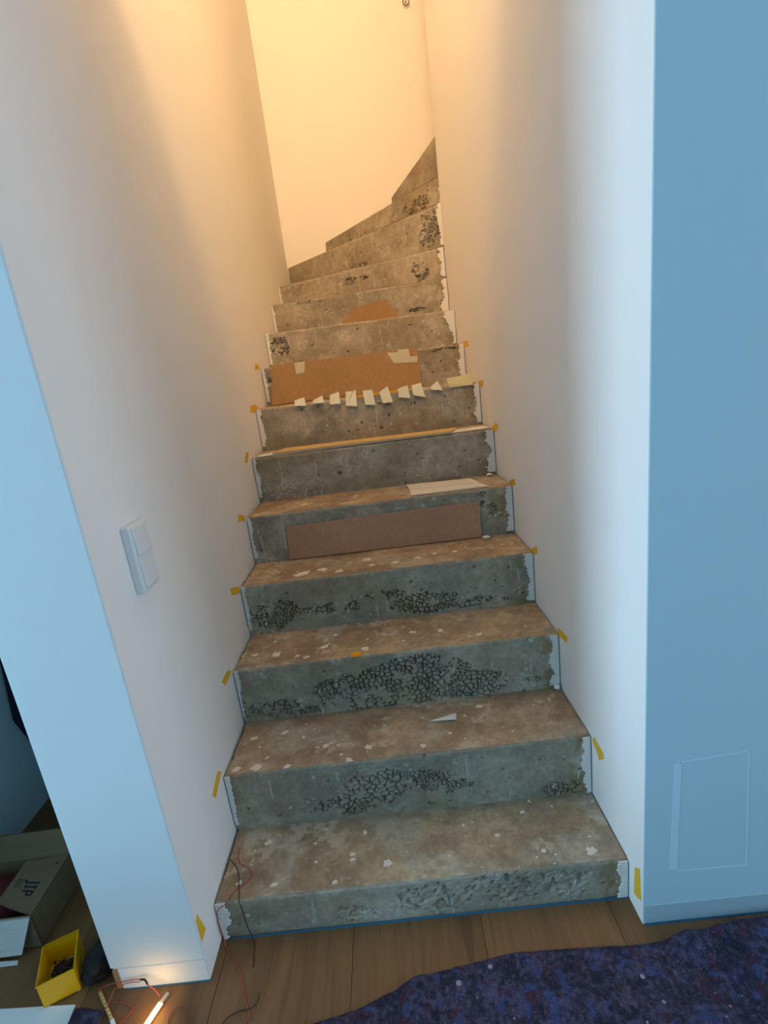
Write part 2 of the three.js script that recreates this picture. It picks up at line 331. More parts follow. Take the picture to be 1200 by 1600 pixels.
function riserTexture(n, L, H, s) {
  const R = rng(900 + n * 13), w = n < 8 ? 1024 : 512, h = n < 8 ? 192 : 96;
  const wh = splat(R, 26, 0.0012, 0.006, 0, L, 0, H), runs = Array.from({ length: 6 }, () => [R() * L, 0.3 + 0.7 * R(), 0.03 + 0.1 * R(), R()]);
  return tex(w, h, (u, v) => {
    const x = u * L, y = v * H, a = fbm(x * 7, y * 9, s + 80, 4), b = fbm(x * 38, y * 38, s + 90, 3), g = h2(Math.floor(u * w), Math.floor(v * h), s), f = fbm(x * 130, y * 130, s + 97, 2);
    let c = mix3([148, 138, 121], [174, 164, 146], sst(0.25, 0.75, a)); c = mix3(c, [152, 135, 104], 0.5 * sst(0.52, 0.75, fbm(x * 4 + 9, y * 6, s + 33, 4)));
    const k = 1 + (b - 0.5) * 0.20 + (f - 0.5) * 0.16 + (g - 0.5) * 0.06; c = [c[0] * k, c[1] * k, c[2] * k];
    c = mix3(c, [122, 104, 58], 0.5 * sst(L - 0.075, L - 0.03, x + 0.03 * (fbm(y * 30, 2, s, 2) - 0.5)) * sst(0.42, 0.62, fbm(x * 40, y * 22, s + 44, 3)));
    let m = 0.8 * splatAt(wh, x, y);
    for (const [rx, ry, len, q] of runs) { const dx = Math.abs(x - rx * 1 - 0.004 * (fbm(y * 40, q * 9, 3, 2) - 0.5)), yy = y / H; if (yy < ry && yy > ry - len / H) m = Math.max(m, 0.55 * (1 - sst(0.001, 0.004, dx)) * sst(0.3, 0.55, fbm(x * 90, y * 50, s + 5, 2))); }
    m = Math.max(m, 0.45 * sst(0.68, 0.76, fbm(x * 16, y * 20, s + 55, 4)) * sst(0.45, 0.6, f));
    return mix3(c, [204, 206, 200], m);
  });
}
const SPLATS = { // placed paint drops [x, depth from nosing, r]
  1: [[0.42, 0.055, 0.011], [0.05, 0.045, 0.008], [0.10, 0.15, 0.010], [0.36, 0.15, 0.006], [0.70, 0.10, 0.007], [0.80, 0.045, 0.007], [0.33, 0.075, 0.007], [0.14, 0.03, 0.008], [0.29, 0.02, 0.008], [0.78, 0.16, 0.007], [0.33, 0.09, 0.008], [0.91, 0.03, 0.012]],
  2: [[0.03, 0.02, 0.012], [0.085, 0.02, 0.013], [0.17, 0.01, 0.010], [0.14, 0.15, 0.011], [0.05, 0.14, 0.011], [0.27, 0.075, 0.010], [0.39, 0.05, 0.010], [0.34, 0.006, 0.011], [0.72, 0.17, 0.010], [0.54, 0.03, 0.008], [0.20, 0.12, 0.006], [0.62, 0.07, 0.006]],
  3: [[0.12, 0.07, 0.014], [0.19, 0.045, 0.009], [0.05, 0.08, 0.010], [0.40, 0.04, 0.013], [0.22, 0.03, 0.010], [0.55, 0.11, 0.011], [0.64, 0.10, 0.009], [0.10, 0.15, 0.007], [0.30, 0.15, 0.010], [0.27, 0.08, 0.012], [0.75, 0.05, 0.011]],
  4: [[0.20, 0.05, 0.030], [0.27, 0.07, 0.016], [0.33, 0.04, 0.012], [0.52, 0.06, 0.014], [0.60, 0.08, 0.010], [0.66, 0.10, 0.010], [0.44, 0.06, 0.010], [0.73, 0.10, 0.010], [0.42, 0.12, 0.018]],
  5: [[0.2, 0.1, 0.014], [0.4, 0.14, 0.012], [0.82, 0.06, 0.02]],
};
function treadTexture(n, L, D, s) {
  const R = rng(500 + n * 29), w = n < 5 ? 1024 : 512, h = n < 5 ? 256 : 128;
  const wh = splat(R, 46, 0.0012, 0.005, 0, L, 0, D).concat((SPLATS[n] ?? []).map(([x, y, r]) => ({ x, y, r, e: 0.6 + 0.5 * R(), s: Math.floor(R() * 999), a: R() * 0.5 })));
  const tan = splat(R, 26, 0.008, 0.024, 0, L, 0, D);
  return tex(w, h, (u, v) => {
    const x = u * L, y = v * D, a = fbm(x * 6, y * 9, s + 80, 4), b = fbm(x * 40, y * 46, s + 90, 3), g = h2(Math.floor(u * w), Math.floor(v * h), s), f = fbm(x * 150, y * 150, s + 7, 2);
    let c = mix3([154, 132, 107], [182, 160, 131], sst(0.28, 0.7, a)); c = mix3(c, [176, 168, 152], 0.75 * sst(0.5, 0.68, fbm(x * 7 + 3, y * 8, s + 21, 4) + (n === 1 ? 0.16 * (x - 0.5) : 0)));
    c = mix3(c, [132, 112, 90], 0.32 * sst(0.56, 0.72, fbm(x * 9 + 7, y * 12, s + 61, 4)));
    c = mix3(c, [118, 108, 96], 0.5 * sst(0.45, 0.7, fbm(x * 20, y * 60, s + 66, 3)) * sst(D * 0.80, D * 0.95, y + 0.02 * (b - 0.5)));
    const k = 1 + (b - 0.5) * 0.22 + (f - 0.5) * 0.16 + (g - 0.5) * 0.05; c = [c[0] * k, c[1] * k, c[2] * k];
    c = mix3(c, [194, 176, 148], 0.45 * splatAt(tan, x, y) * sst(0.3, 0.6, b));
    c = mix3(c, [214, 204, 184], 0.5 * sst(0.60, 0.70, fbm(x * 11, y * 18, s + 55, 4)) * sst(0.42, 0.56, fbm(x * 70, y * 70, s + 3, 2)));
    return mix3(c, [228, 222, 210], splatAt(wh, x, y));
  });
}
const stair = tag(group('concrete_staircase'), 'bare raw concrete staircase with honeycombed risers and winding upper steps between white walls', 'staircase');
for (let n = 1; n <= 16; n++) {
  const [A, B] = NL[n], [A2, B2] = n < 16 ? NL[n + 1] : LANDING, y0 = n === 1 ? 0 : Y[n - 1], y1 = Y[n], H = y1 - y0, s = 1000 + n * 101;
  const L = Math.hypot(B[0] - A[0], B[1] - A[1]), d = [(B[0] - A[0]) / L, (B[1] - A[1]) / L], nr = [-d[1], d[0]];
  const step = group('step', stair), inset = n < 12 ? 0.004 : 0;
  const res = n === 1 ? 0.0021 : n <= 4 ? 0.0015 : n <= 10 ? 0.0024 : 0.004, nu = Math.round(L / res), nv = Math.round(H / res);
  const face = (u, v) => {
    const x = u * L, y = v * H, c = chip(x, s), top = sst(H - 0.010, H, y), e = n < 12 ? inset * (1 - 2 * u) : 0;
    const o = riserRelief(n, x, y, H, s) * (1 - 0.5 * top) - top * top * (0.0025 + c);
    return [A[0] + d[0] * x + nr[0] * o + e, y0 + y - (v > 0.999 ? c : 0) - (n === 1 || v > 0 ? 0 : 0.004), A[1] + d[1] * x + nr[1] * o];
  };
  mesh('riser', reliefSlab(nu, nv, face, (u, v) => [A[0] + d[0] * u * L - nr[0] * 0.06, y0 + v * (H - 0.004), A[1] + d[1] * u * L - nr[1] * 0.06]), new THREE.MeshStandardMaterial({ map: riserTexture(n, L, H, s), roughness: 0.95 }), step);
  // tread: from the nosing to a little behind the next riser
  const dep = Math.max(Math.hypot(A2[0] - A[0], A2[1] - A[1]), Math.hypot(B2[0] - B[0], B2[1] - B[1])), D = dep + 0.012, m = Math.max(6, Math.round(D / (n <= 4 ? 0.004 : 0.008))), mu = Math.max(40, Math.round(L / (n <= 4 ? 0.004 : 0.008)));
  const flat = (u, v) => {
    const l = [mix(A[0], A2[0], v), mix(A[1], A2[1], v)], r = [mix(B[0], B2[0], v), mix(B[1], B2[1], v)];
    if (n === 11) { if (v > 0) { l[0] = 0; l[1] = mix(-2.42, -2.95, v); } }
    const back = n <= 10 ? -0.012 * v : 0;
    return [mix(l[0], r[0], u), mix(l[1], r[1], u) + back];
  };
  const topf = (u, v) => {
    const p = flat(u, v), x = u * L, c = chip(x, s), f = 1 - sst(0, 0.008, v * D), ragged = n < 10 ? (0.004 + 0.009 * fbm(v * D * 60, 2.2, s + 12, 3)) * (1 - sst(0, 0.02, u)) : 0;
    const o = -f * f * (0.0025 + c);
    return [p[0] + nr[0] * o + ragged - (n < 12 ? inset * sst(0.99, 1, u) : 0), y1 + 0.003 * (fbm(x * 9, v * D * 9, s + 3, 3) - 0.5) * (1 - f) + 0.0008 * (fbm(x * 90, v * D * 90, s + 8, 2) - 0.5) - f * c, p[1] + nr[1] * o];
  };
  const under = (u, v) => { const p = flat(u, v); return [p[0] - nr[0] * 0.04 * (1 - v) + (n < 10 ? (u < 0.5 ? 0.007 : -0.004) : 0), y1 - 0.05, p[1] - nr[1] * 0.04 * (1 - v)]; };
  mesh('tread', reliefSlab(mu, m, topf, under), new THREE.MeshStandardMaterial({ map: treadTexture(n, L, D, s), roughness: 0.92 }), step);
  // ragged white plaster left standing at the ends of the risers
  if (n <= 13) {
    const R = rng(70 + n), strip = (x0, x1, side, ya, yb) => {
      const pts = [], N = 60;
      for (let i = 0; i <= N; i++) { const t = i / N, y = mix(ya, yb, t); pts.push([side < 0 ? x0 : x1, y]); }
      for (let i = N; i >= 0; i--) { const t = i / N, y = mix(ya, yb, t), k = 0.75 * fbm(t * 4, n * 3.3 + side, 77, 2) + 0.55 * fbm(t * 26, n * 5.1 + side, 79, 4) - 0.1 + (n === 9 && side > 0 ? 1.1 * t - 0.3 : 0); pts.push([side < 0 ? x0 + (x1 - x0) * Math.max(0.12, k) : x1 - (x1 - x0) * Math.max(0.12, k), y]); }
      if (side > 0) pts.reverse();
      return plate(pts, 0.004, (a, b, t) => [A[0] + d[0] * a + nr[0] * (t + 0.0005), b, A[1] + d[1] * a + nr[1] * (t + 0.0005)]);
    };
    const wl_ = n === 1 ? 0.034 : n <= 4 ? 0.018 : n <= 9 ? 0.026 : 0.02, wr_ = n <= 2 ? 0.03 : n <= 9 ? 0.042 : 0.05;
    if (n < 12) mesh('plaster_strip', strip(0.0035, 0.0035 + wl_, -1, y0 + (n === 1 ? 0.0 : 0.02), y1 - 0.002), M.plaster, step);
    mesh('plaster_strip', strip(L - 0.0035 - wr_, L - 0.0035, 1, y0 + (n > 2 ? 0.012 : 0.002), y1 - 0.002), M.plaster, step);
  }
}
// little lumps of plaster at the ends of the lower nosings
{
  const lump = (x, y, z, r, s, sq = 0.5) => { const g = new THREE.IcosahedronGeometry(r, 3), p = g.attributes.position; for (let i = 0; i < p.count; i++) { const a = p.getX(i), b = p.getY(i), c = p.getZ(i), k = 0.7 + 0.6 * fbm(a / r * 1.3 + 7, b / r * 1.3 + c / r + 9, s, 3); p.setXYZ(i, a * k, b * k * sq, c * k); } g.computeVertexNormals(); g.translate(x, y, z); return uvMetres(g); };
  mesh('plaster_lump', lump(0.962, 0.3, -0.408, 0.010, 5, 0.8), M.plaster, stair.children[1]);
  mesh('plaster_lump', lump(0.86, 0.656, -0.83, 0.014, 9, 0.35), M.plaster, stair.children[3]);
  mesh('plaster_lump', lump(0.93, 0.838, -1.05, 0.013, 10, 0.35), M.plaster, stair.children[4]);
}

// ---------------------------------------------------------------- yellow tape scraps on both walls
const ord = ['first', 'second', 'third', 'fourth', 'fifth', 'sixth', 'seventh', 'eighth'];
const TR = [[[0.0304, 0.1231], [0.0513, 0.1434], [0.0582, 0.0602], [0.0415, 0.0479], [0.0270, 0.0447]], [[-0.1801, 0.3043], [-0.1273, 0.2970], [-0.1251, 0.2827], [-0.1539, 0.2558], [-0.1573, 0.2665], [-0.1914, 0.2833]], [[-0.4242, 0.4884], [-0.3464, 0.4987], [-0.3547, 0.4768], [-0.4303, 0.4624]], [[-0.6718, 0.6475], [-0.5925, 0.6884], [-0.5896, 0.6626], [-0.6621, 0.6334]], [[-0.8834, 0.8420], [-0.8192, 0.8622], [-0.8030, 0.8420], [-0.8820, 0.8240]], [[-1.1199, 1.0124], [-1.0458, 1.0376], [-1.0028, 1.0364], [-1.0250, 1.0125], [-1.0948, 0.9967]], [[-1.3025, 1.1954], [-1.2134, 1.1984], [-1.2218, 1.1726], [-1.2987, 1.1687]], [[-1.5884, 1.3739], [-1.4915, 1.3730], [-1.4567, 1.3459], [-1.5736, 1.3470]]];
const TL = [[[0.0742, 0.1759], [0.0570, 0.1095], [0.0852, 0.1101], [0.0978, 0.1684]], [[-0.1774, 0.3285], [-0.1971, 0.3106], [-0.1333, 0.2866], [-0.1198, 0.3077]], [[-0.3797, 0.4965], [-0.4092, 0.4810], [-0.3992, 0.4745], [-0.3455, 0.4722], [-0.3254, 0.4966]], [[-0.5430, 0.6854], [-0.6236, 0.6587], [-0.6282, 0.6321], [-0.5469, 0.6595]], [[-0.7722, 0.8619], [-0.8321, 0.8455], [-0.8296, 0.8241], [-0.7497, 0.8424]], [[-1.0129, 1.0469], [-1.0526, 1.0389], [-1.0014, 1.0060], [-0.9686, 1.0163]], [[-1.2058, 1.2076], [-1.2816, 1.2157], [-1.3406, 1.2000], [-1.2741, 1.1814], [-1.1957, 1.1848]], [[-1.4460, 1.3869], [-1.5076, 1.3750], [-1.4974, 1.3626], [-1.4070, 1.3593]]];
TL[0] = TL[0].map(([z, y]) => [Math.min(z, 0.084), y]);
TR.forEach((q, i) => tag(mesh('masking_tape', plate(q, 0.0008, (a, b, t) => [wallX(a) - 0.0003 - t, b, a]), M.yellowTape), `yellow tape scrap on the right wall beside the nosing of the ${ord[i]} step`, 'tape', 'yellow tape scraps marking the steps'));
TL.forEach((q, i) => tag(mesh('masking_tape', plate(q, 0.0008, (a, b, t) => [0.0003 + t, b, a]), M.yellowTape), `yellow tape scrap on the left wall beside the nosing of the ${ord[i]} step`, 'tape', 'yellow tape scraps marking the steps'));
tag(mesh('masking_tape', plate([[0.3555, -0.4430], [0.3847, -0.4440], [0.3895, -0.4175], [0.3588, -0.4169]], 0.0008, (a, b, t) => [a, 0.4728 + t, b]), M.orangeTape), 'small orange-yellow tape scrap lying on the front edge of the third tread', 'tape');

// cream tape scraps standing up from the nosing of the seventh step
const TT = [[[0.1722, 1.2092], [0.2156, 1.2173], [0.2192, 1.1819], [0.1722, 1.1876]], [[0.2516, 1.2014], [0.2923, 1.2159], [0.2972, 1.1867], [0.2493, 1.1871]], [[0.3249, 1.2138], [0.3647, 1.2231], [0.3660, 1.1729], [0.3202, 1.1750]], [[0.3935, 1.2196], [0.4230, 1.2180], [0.4370, 1.2231], [0.4339, 1.1538], [0.3872, 1.1614]], [[0.4658, 1.2140], [0.5069, 1.2138], [0.5133, 1.1501], [0.4694, 1.1554]], [[0.5348, 1.2011], [0.5736, 1.2208], [0.5879, 1.1523], [0.5448, 1.1530]], [[0.6151, 1.2046], [0.6572, 1.2149], [0.6626, 1.1609], [0.6146, 1.1686]], [[0.6739, 1.2107], [0.7142, 1.2177], [0.7284, 1.1553], [0.6773, 1.1704]], [[0.7512, 1.1926], [0.7836, 1.2172], [0.8043, 1.1757], [0.7585, 1.1832]]];
const TTL = ['leftmost cream tape scrap on the nosing of the seventh step, short and wide', 'low slanted cream tape scrap, second from left on the seventh nosing', 'third cream tape scrap from left on the seventh nosing, with a pointed upper right corner', 'tall squarish cream tape scrap, fourth from left on the seventh nosing', 'fifth cream tape scrap from left on the seventh nosing, flat on top', 'peaked cream tape scrap, sixth from left along the seventh nosing', 'cream tape scrap seventh from left, with yellow tape showing on both sides of it', 'cream tape scrap covering the lower right corner of the large brown board', 'small triangular cream tape scrap alone to the right of the large brown board'];
TT.forEach((q, i) => tag(mesh('masking_tape', plate(q, 0.0008, (a, b, t) => [a, b, -1.2815 + t + 0.0035 - 0.5 * Math.max(0, b - 1.195) + 0.004 * Math.sin((a - q[0][0]) * 60)]), M.creamTape), TTL[i], 'tape', 'cream tape scraps on the seventh nosing'));
tag(mesh('masking_tape', plate([[0.8233, 1.2211], [0.9257, 1.2289], [0.9331, 1.1832], [0.8335, 1.1820], [0.830, 1.198]], 0.0009, (a, b, t) => [a, b, -1.285 + t + 0.0035 - 0.3 * Math.max(0, b - 1.195)]), M.paleTape), 'long pale greenish tape piece at the right end of the seventh nosing', 'tape');
tag(mesh('masking_tape', plate([[0.4263, 1.1995], [0.6842, 1.2035], [0.6830, 1.195], [0.4237, 1.186]], 0.0008, (a, b, t) => [a, b, -1.2855 + t]), M.orangeTape), 'orange-yellow tape strip running along the seventh nosing behind the cream scraps', 'tape');

// ---------------------------------------------------------------- boards and offcuts on the steps
function leaning(pts, thick, yb, zb, lean) { return plate(pts, thick, (a, b, t) => [a, b, zb + t - (b - yb) * lean], 0.0006); }
tag(mesh('board', leaning([[0.1423, 0.7800], [0.8468, 0.7891], [0.8442, 0.6556], [0.5795, 0.6548], [0.5802, 0.6883], [0.5783, 0.6548], [0.1349, 0.6546]], 0.0035, 0.653, -0.842, 0.02), M.mdf), 'long low brown fibreboard strip with a short slit, leaning on the fifth riser', 'board', 'brown boards leaning on risers');
const b7 = tag(group('board'), 'large brown fibreboard panel with torn pale patches, leaning on the eighth riser', 'board', 'brown boards leaning on risers');
mesh('panel', leaning([[0.0627, 1.3719], [0.7321, 1.3697], [0.7331, 1.1955], [0.0352, 1.1955]], 0.0035, 1.193, -1.478, 0.06), M.mdfPale, b7);
mesh('torn_patch', plate([[0.1664, 1.3705], [0.2151, 1.3700], [0.2065, 1.3230], [0.168, 1.3200]], 0.0006, (a, b, t) => [a, b, -1.4735 + t - (b - 1.193) * 0.06]), M.tornPaper, b7);
mesh('torn_patch', plate([[0.5900, 1.3640], [0.640, 1.3590], [0.642, 1.3700], [0.690, 1.3695], [0.693, 1.334], [0.7278, 1.334], [0.7240, 1.3060], [0.6170, 1.3146]], 0.0006, (a, b, t) => [a, b, -1.4735 + t - (b - 1.193) * 0.06]), M.tornPaper, b7);
tag(mesh('board', leaning([[0.370, 1.5425], [0.455, 1.620], [0.6264, 1.6438], [0.69, 1.5425]], 0.003, 1.5425, -1.885, 0.03), M.mdfWorn), 'small brown board with slanted ends leaning on the tenth riser', 'board', 'brown boards leaning on risers');
const trimBoard = (pts, y, h, label, g = 'pale wooden trims on the fifth tread', mat = M.trimWood) => tag(mesh('trim_strip', plate(pts, h, (a, b, t) => [a, y + t, b], 0.0008), mat), label, 'trim', g);
trimBoard([[0.5983, -1.040], [0.8473, -1.012], [0.8648, -0.9331], [0.6052, -0.9555]], 0.8355, 0.004, 'wider cream wooden trim lying at the back of the fifth tread at right');
trimBoard([[0.6055, -0.9543], [0.8643, -0.9320], [0.890, -0.866], [0.6049, -0.868]], 0.8335, 0.003, 'narrower cream wooden trim lying along the front edge of the fifth tread');
trimBoard([[0.02, -1.115], [0.10, -1.19], [0.95, -1.17], [0.955, -1.095], [0.80, -1.085], [0.02, -1.085]], 1.0135, 0.003, 'cream thin wooden strip lying lowest along the sixth tread', 'thin wooden strips on the sixth tread');
trimBoard([[0.085, -1.085], [0.115, -1.20], [0.84, -1.18], [0.80, -1.078]], 1.0172, 0.006, 'tan wooden strip lying on top of the cream strip on the sixth tread', 'thin wooden strips on the sixth tread', M.stripWood);
tag(mesh('cardboard_wedge', plate([[0.5674, -0.3256], [0.6465, -0.3463], [0.6423, -0.3185]], 0.0012, (a, b, t) => [a, 0.2930 + t + 0.02 * Math.max(0, (a - 0.5674)) , b]), M.paper), 'thin white wedge-shaped offcut lying on the second tread', 'offcut');

// ---------------------------------------------------------------- light switch, hook
{
  const g = tag(group('light_switch', null, [-0.001, 0.968, -0.061]), 'white double light switch with two rockers on the left wall', 'light switch');
  mesh('frame', new RoundedBoxGeometry(0.019, 0.141, 0.077, 3, 0.005).translate(0.0095, 0, 0), M.white, g);
  for (const [y, tl] of [[0.0365, 0.05], [-0.0325, 0.03]]) { const r = mesh('rocker', new RoundedBoxGeometry(0.007, 0.056, 0.060, 3, 0.0022), M.white, g); r.position.set(0.0195, y, 0); r.rotation.z = tl; }
}
{
  const g = tag(group('wall_hook', null, [0.9885, 3.479, -2.949]), 'tiny dark screw hook high on the warm-lit back wall', 'hook');
  mesh('hook', new THREE.TorusGeometry(0.018, 0.0035, 8, 24, Math.PI * 1.45).rotateZ(Math.PI * 0.75).translate(0, 0, 0.016), M.metal, g);
  mesh('screw', new THREE.CylinderGeometry(0.004, 0.004, 0.02, 10).rotateX(Math.PI / 2).translate(0, 0.004, 0.009), M.metal, g);
}

// ---------------------------------------------------------------- lamp of the upper hall
{
  const g = tag(group('pendant_lamp', null, [0.62, 4.1, 0.26]), 'round glowing pendant lamp hanging in the hall above the stair', 'lamp');
  mesh('shade', new THREE.SphereGeometry(0.17, 32, 20), M.bulb, g); mesh('cable', new THREE.CylinderGeometry(0.004, 0.004, 0.92, 8).translate(0, 0.63, 0), M.white, g);
  mesh('ceiling_rose', new THREE.CylinderGeometry(0.05, 0.06, 0.02, 24).translate(0, 1.088, 0), M.white, g);
}

// ---------------------------------------------------------------- floor clutter at the left
{ // yellow parts bin
  const A = [-0.412, 0.027], B = [-0.345, -0.004], C = [-0.298, 0.083], D = [-0.366, 0.111];
  const ang = Math.atan2(-(B[1] - A[1]), B[0] - A[0]), w = Math.hypot(B[0] - A[0], B[1] - A[1]), l = Math.hypot(D[0] - A[0], D[1] - A[1]);
  const g = tag(group('parts_bin', null, [(A[0] + C[0]) / 2, 0.004, (A[1] + C[1]) / 2], ang), 'small open yellow plastic parts bin on the floor in front of the carton', 'bin');
  const t = 0.0016, h = 0.064;
  const wallG = [box(-w / 2, 0, -l / 2, w / 2, h, -l / 2 + t, 0.0006), box(-w / 2, 0, l / 2 - t, w / 2, h, l / 2, 0.0006), box(-w / 2, 0, -l / 2, -w / 2 + t, h, l / 2, 0.0006), box(w / 2 - t, 0, -l / 2, w / 2, h, l / 2, 0.0006), box(-w / 2, 0, -l / 2, w / 2, t, l / 2)];
  mesh('body', mergeGeometries(wallG.map((q) => q.index ? q.toNonIndexed() : q)), M.yellowBin, g);
  const ribs = mesh('rim', mergeGeometries([box(-w / 2 - 0.001, h - 0.003, l / 2 - t, w / 2 + 0.001, h, l / 2 + 0.001), box(-w / 2 - 0.001, h - 0.003, -l / 2 - 0.001, w / 2 + 0.001, h, -l / 2 + t), box(-w / 2 - 0.001, h - 0.003, -l / 2, -w / 2 + t, h, l / 2), box(w / 2 - t, h - 0.003, -l / 2, w / 2 + 0.001, h, l / 2)]), M.yellowBin, g);
  for (const [x, z] of [[-1, 1], [1, 1], [-1, -1], [1, -1]]) mesh('foot', new THREE.CylinderGeometry(0.005, 0.005, 0.0042, 12).translate(x * (w / 2 - 0.007), -0.002, z * (l / 2 - 0.007)), M.white, g);
  const R = rng(5), parts = [];
  for (let i = 0; i < 90; i++) {
    const s = new THREE.CylinderGeometry(0.0016, 0.0012, 0.026, 7).translate(0, 0.013, 0), hd = new THREE.CylinderGeometry(0.004, 0.002, 0.003, 9).translate(0, 0.0265, 0), q = mergeGeometries([s, hd]).translate(0, -0.014, 0);
    q.rotateX(Math.PI / 2 + (R() - 0.5) * 0.5); q.rotateY(R() * 6.3); q.translate((R() - 0.5) * (w - 0.04), 0.0085 + R() * 0.012, (R() - 0.5) * (l - 0.045)); parts.push(q);
  }
  const sc = mesh('loose_screws', mergeGeometries(parts), M.screw); sc.position.set((A[0] + C[0]) / 2, 0.004, (A[1] + C[1]) / 2); sc.rotation.y = ang;
  tag(sc, 'heap of dark loose screws lying in the yellow parts bin', 'screws'); sc.userData.kind = 'stuff';
}
{ // open carton
  const g = tag(group('cardboard_carton', null, [-0.461, 0.001, -0.024], 0.02), 'open brown cardboard carton with lettered flap on the dim floor left of the pier', 'carton');
  const W = 0.30, D = 0.168, H = 0.1, t = 0.003;                   // the group stands at the front right corner
  mesh('body', mergeGeometries([box(-W, 0, -t, 0, H, 0), box(-W, 0, -D, 0, H, -D + t), box(-W, 0, -D, -W + t, H, 0), box(-t, 0, -D, 0, H, 0), box(-W, 0, -D, 0, t, 0)].map((q) => q)), M.card, g);
  const cv = document.createElement('canvas'); cv.width = 256; cv.height = 128; const c = cv.getContext('2d');
  c.fillStyle = '#7e6a50'; c.fillRect(0, 0, 256, 128);
  const R = rng(77); for (let i = 0; i < 900; i++) { c.fillStyle = R() < 0.5 ? 'rgba(80,60,40,0.06)' : 'rgba(230,210,180,0.06)'; c.fillRect(R() * 256, R() * 128, 10 + R() * 20, 1); }
  c.fillStyle = '#1c1a26'; c.font = 'bold 56px sans-serif'; c.fillText('JIP', 120, 78);
  c.fillStyle = '#4a4438'; c.font = 'bold 26px sans-serif'; c.fillText('KDG', 108, 112);
  c.fillStyle = '#3a2c20'; c.beginPath(); c.arc(40, 22, 5, 0, 7); c.fill();
  const ct = new THREE.CanvasTexture(cv); ct.colorSpace = THREE.SRGBColorSpace;
  // right flap, folded in; u runs along the hinge from the back to the front, v from the inner edge (0) to the hinge (1)
  const flapG = slabGrid(8, 6, (u, v) => [mix(-0.104, 0.0, v), H + 0.004 + 0.012 * (1 - v) * (1 - v), mix(-D, 0, u) + (1 - v) * mix(0.022, -0.034, u)], (u, v) => [mix(-0.104, 0.0, v), H + 0.001 + 0.012 * (1 - v) * (1 - v), mix(-D, 0, u) + (1 - v) * mix(0.022, -0.034, u)]);
  mesh('flap', flapG, new THREE.MeshStandardMaterial({ map: ct, roughness: 0.9, side: THREE.DoubleSide }), g);
  mesh('flap', slabGrid(6, 4, (u, v) => [mix(-W, -0.004, u), H + 0.055 * v, -D - 0.034 * v], (u, v) => [mix(-W, -0.004, u), H + 0.055 * v, -D - 0.003 - 0.034 * v]), M.card, g);
  mesh('flap', slabGrid(6, 4, (u, v) => [mix(-W, -0.002 - 0.03 * (1 - v), u), H * 1.0 - 0.085 * (1 - v), 0.004 + 0.022 * (1 - v)], (u, v) => [mix(-W, -0.002 - 0.03 * (1 - v), u), H - 0.085 * (1 - v), 0.001 + 0.022 * (1 - v)]), M.cardWhite, g).userData.label = 'white printed front flap';
  const bag = new THREE.SphereGeometry(1, 40, 24), p = bag.attributes.position;
  for (let i = 0; i < p.count; i++) { const x = p.getX(i), y = p.getY(i), z = p.getZ(i), k = 0.8 + 0.4 * fbm(x * 2 + 8, y * 2 + z * 2 + 8, 31, 3); p.setXYZ(i, x * 0.10 * k, Math.max(-0.045, y * 0.05 * k), z * 0.07 * k); }
  bag.computeVertexNormals();
  const b = tag(mesh('plastic_bag', bag, M.maroon), 'crumpled dark red bag lying inside the open carton', 'bag'); b.position.set(-0.635, 0.053, -0.11);
}
tag(mesh('paper_strip', plate([[-0.62, 0.0], [-0.505, 0.004], [-0.50, 0.014], [-0.62, 0.016]], 0.0015, (a, b, t) => [a, 0.0005 + t, b]), M.paper), 'narrow pale paper strip on the floor along the front of the carton', 'paper');
{ // dark pouch beside the pier
  const s = new THREE.SphereGeometry(1, 40, 28), p = s.attributes.position;
  for (let i = 0; i < p.count; i++) { const x = p.getX(i), y = p.getY(i), z = p.getZ(i), k = 0.72 + 0.55 * fbm(x * 2.6 + 4, y * 2.2 + z * 2.6 + 4, 61, 3); p.setXYZ(i, Math.sign(x) * Math.abs(x) ** 0.7 * 0.032 * k, Math.max(-0.03, Math.sign(y) * Math.abs(y) ** 0.6 * 0.026 * k), Math.sign(z) * Math.abs(z) ** 0.7 * 0.055 * k); }
  s.computeVertexNormals();
  const g = tag(group('tool_pouch', null, [-0.262, 0.031, 0.03], -0.3), 'small black pouch on the floor between the yellow bin and the pier', 'pouch');
  mesh('body', s, M.dark, g); mesh('stud', new THREE.SphereGeometry(0.003, 10, 8).translate(-0.022, 0.022, 0.012), M.metal, g);
}
{ // dark cloth hanging in the recess
  const pts = [[-0.50, 0.3411], [-0.56, 0.17], [-0.72, 0.15], [-0.95, 0.22], [-0.95, 1.25], [-0.60, 1.25], [-0.535, 0.62]];
  const g = new THREE.ExtrudeGeometry(new THREE.Shape(pts.map(([z, y]) => new THREE.Vector2(-z, y))), { depth: 0.03, bevelEnabled: true, bevelSize: 0.008, bevelThickness: 0.008, bevelSegments: 3 });
  const p = g.attributes.position; for (let i = 0; i < p.count; i++) { const z = -p.getX(i), y = p.getY(i), x = p.getZ(i); p.setXYZ(i, -0.761 + x + 0.006 * Math.sin(z * 60 + y * 3), y, z); }
  g.computeVertexNormals();
  tag(mesh('hanging_cloth', g, M.navy), 'dark navy cloth hanging on the dim recess wall left of the pier', 'cloth');
}
tag(mesh('paper_sheet', slabGrid(30, 16, (u, v) => [mix(-0.60, -0.2985 + 0.02 * v, u), 0.0012 + 0.0015 * fbm(u * 4, v * 3, 4, 2), mix(0.100 + 0.012 * u, 0.34, v)], (u, v) => [mix(-0.60, -0.2985 + 0.02 * v, u), 0.0004, mix(0.100 + 0.012 * u, 0.34, v)]), M.paper), 'white paper sheet on the floor at the lower left corner', 'paper');

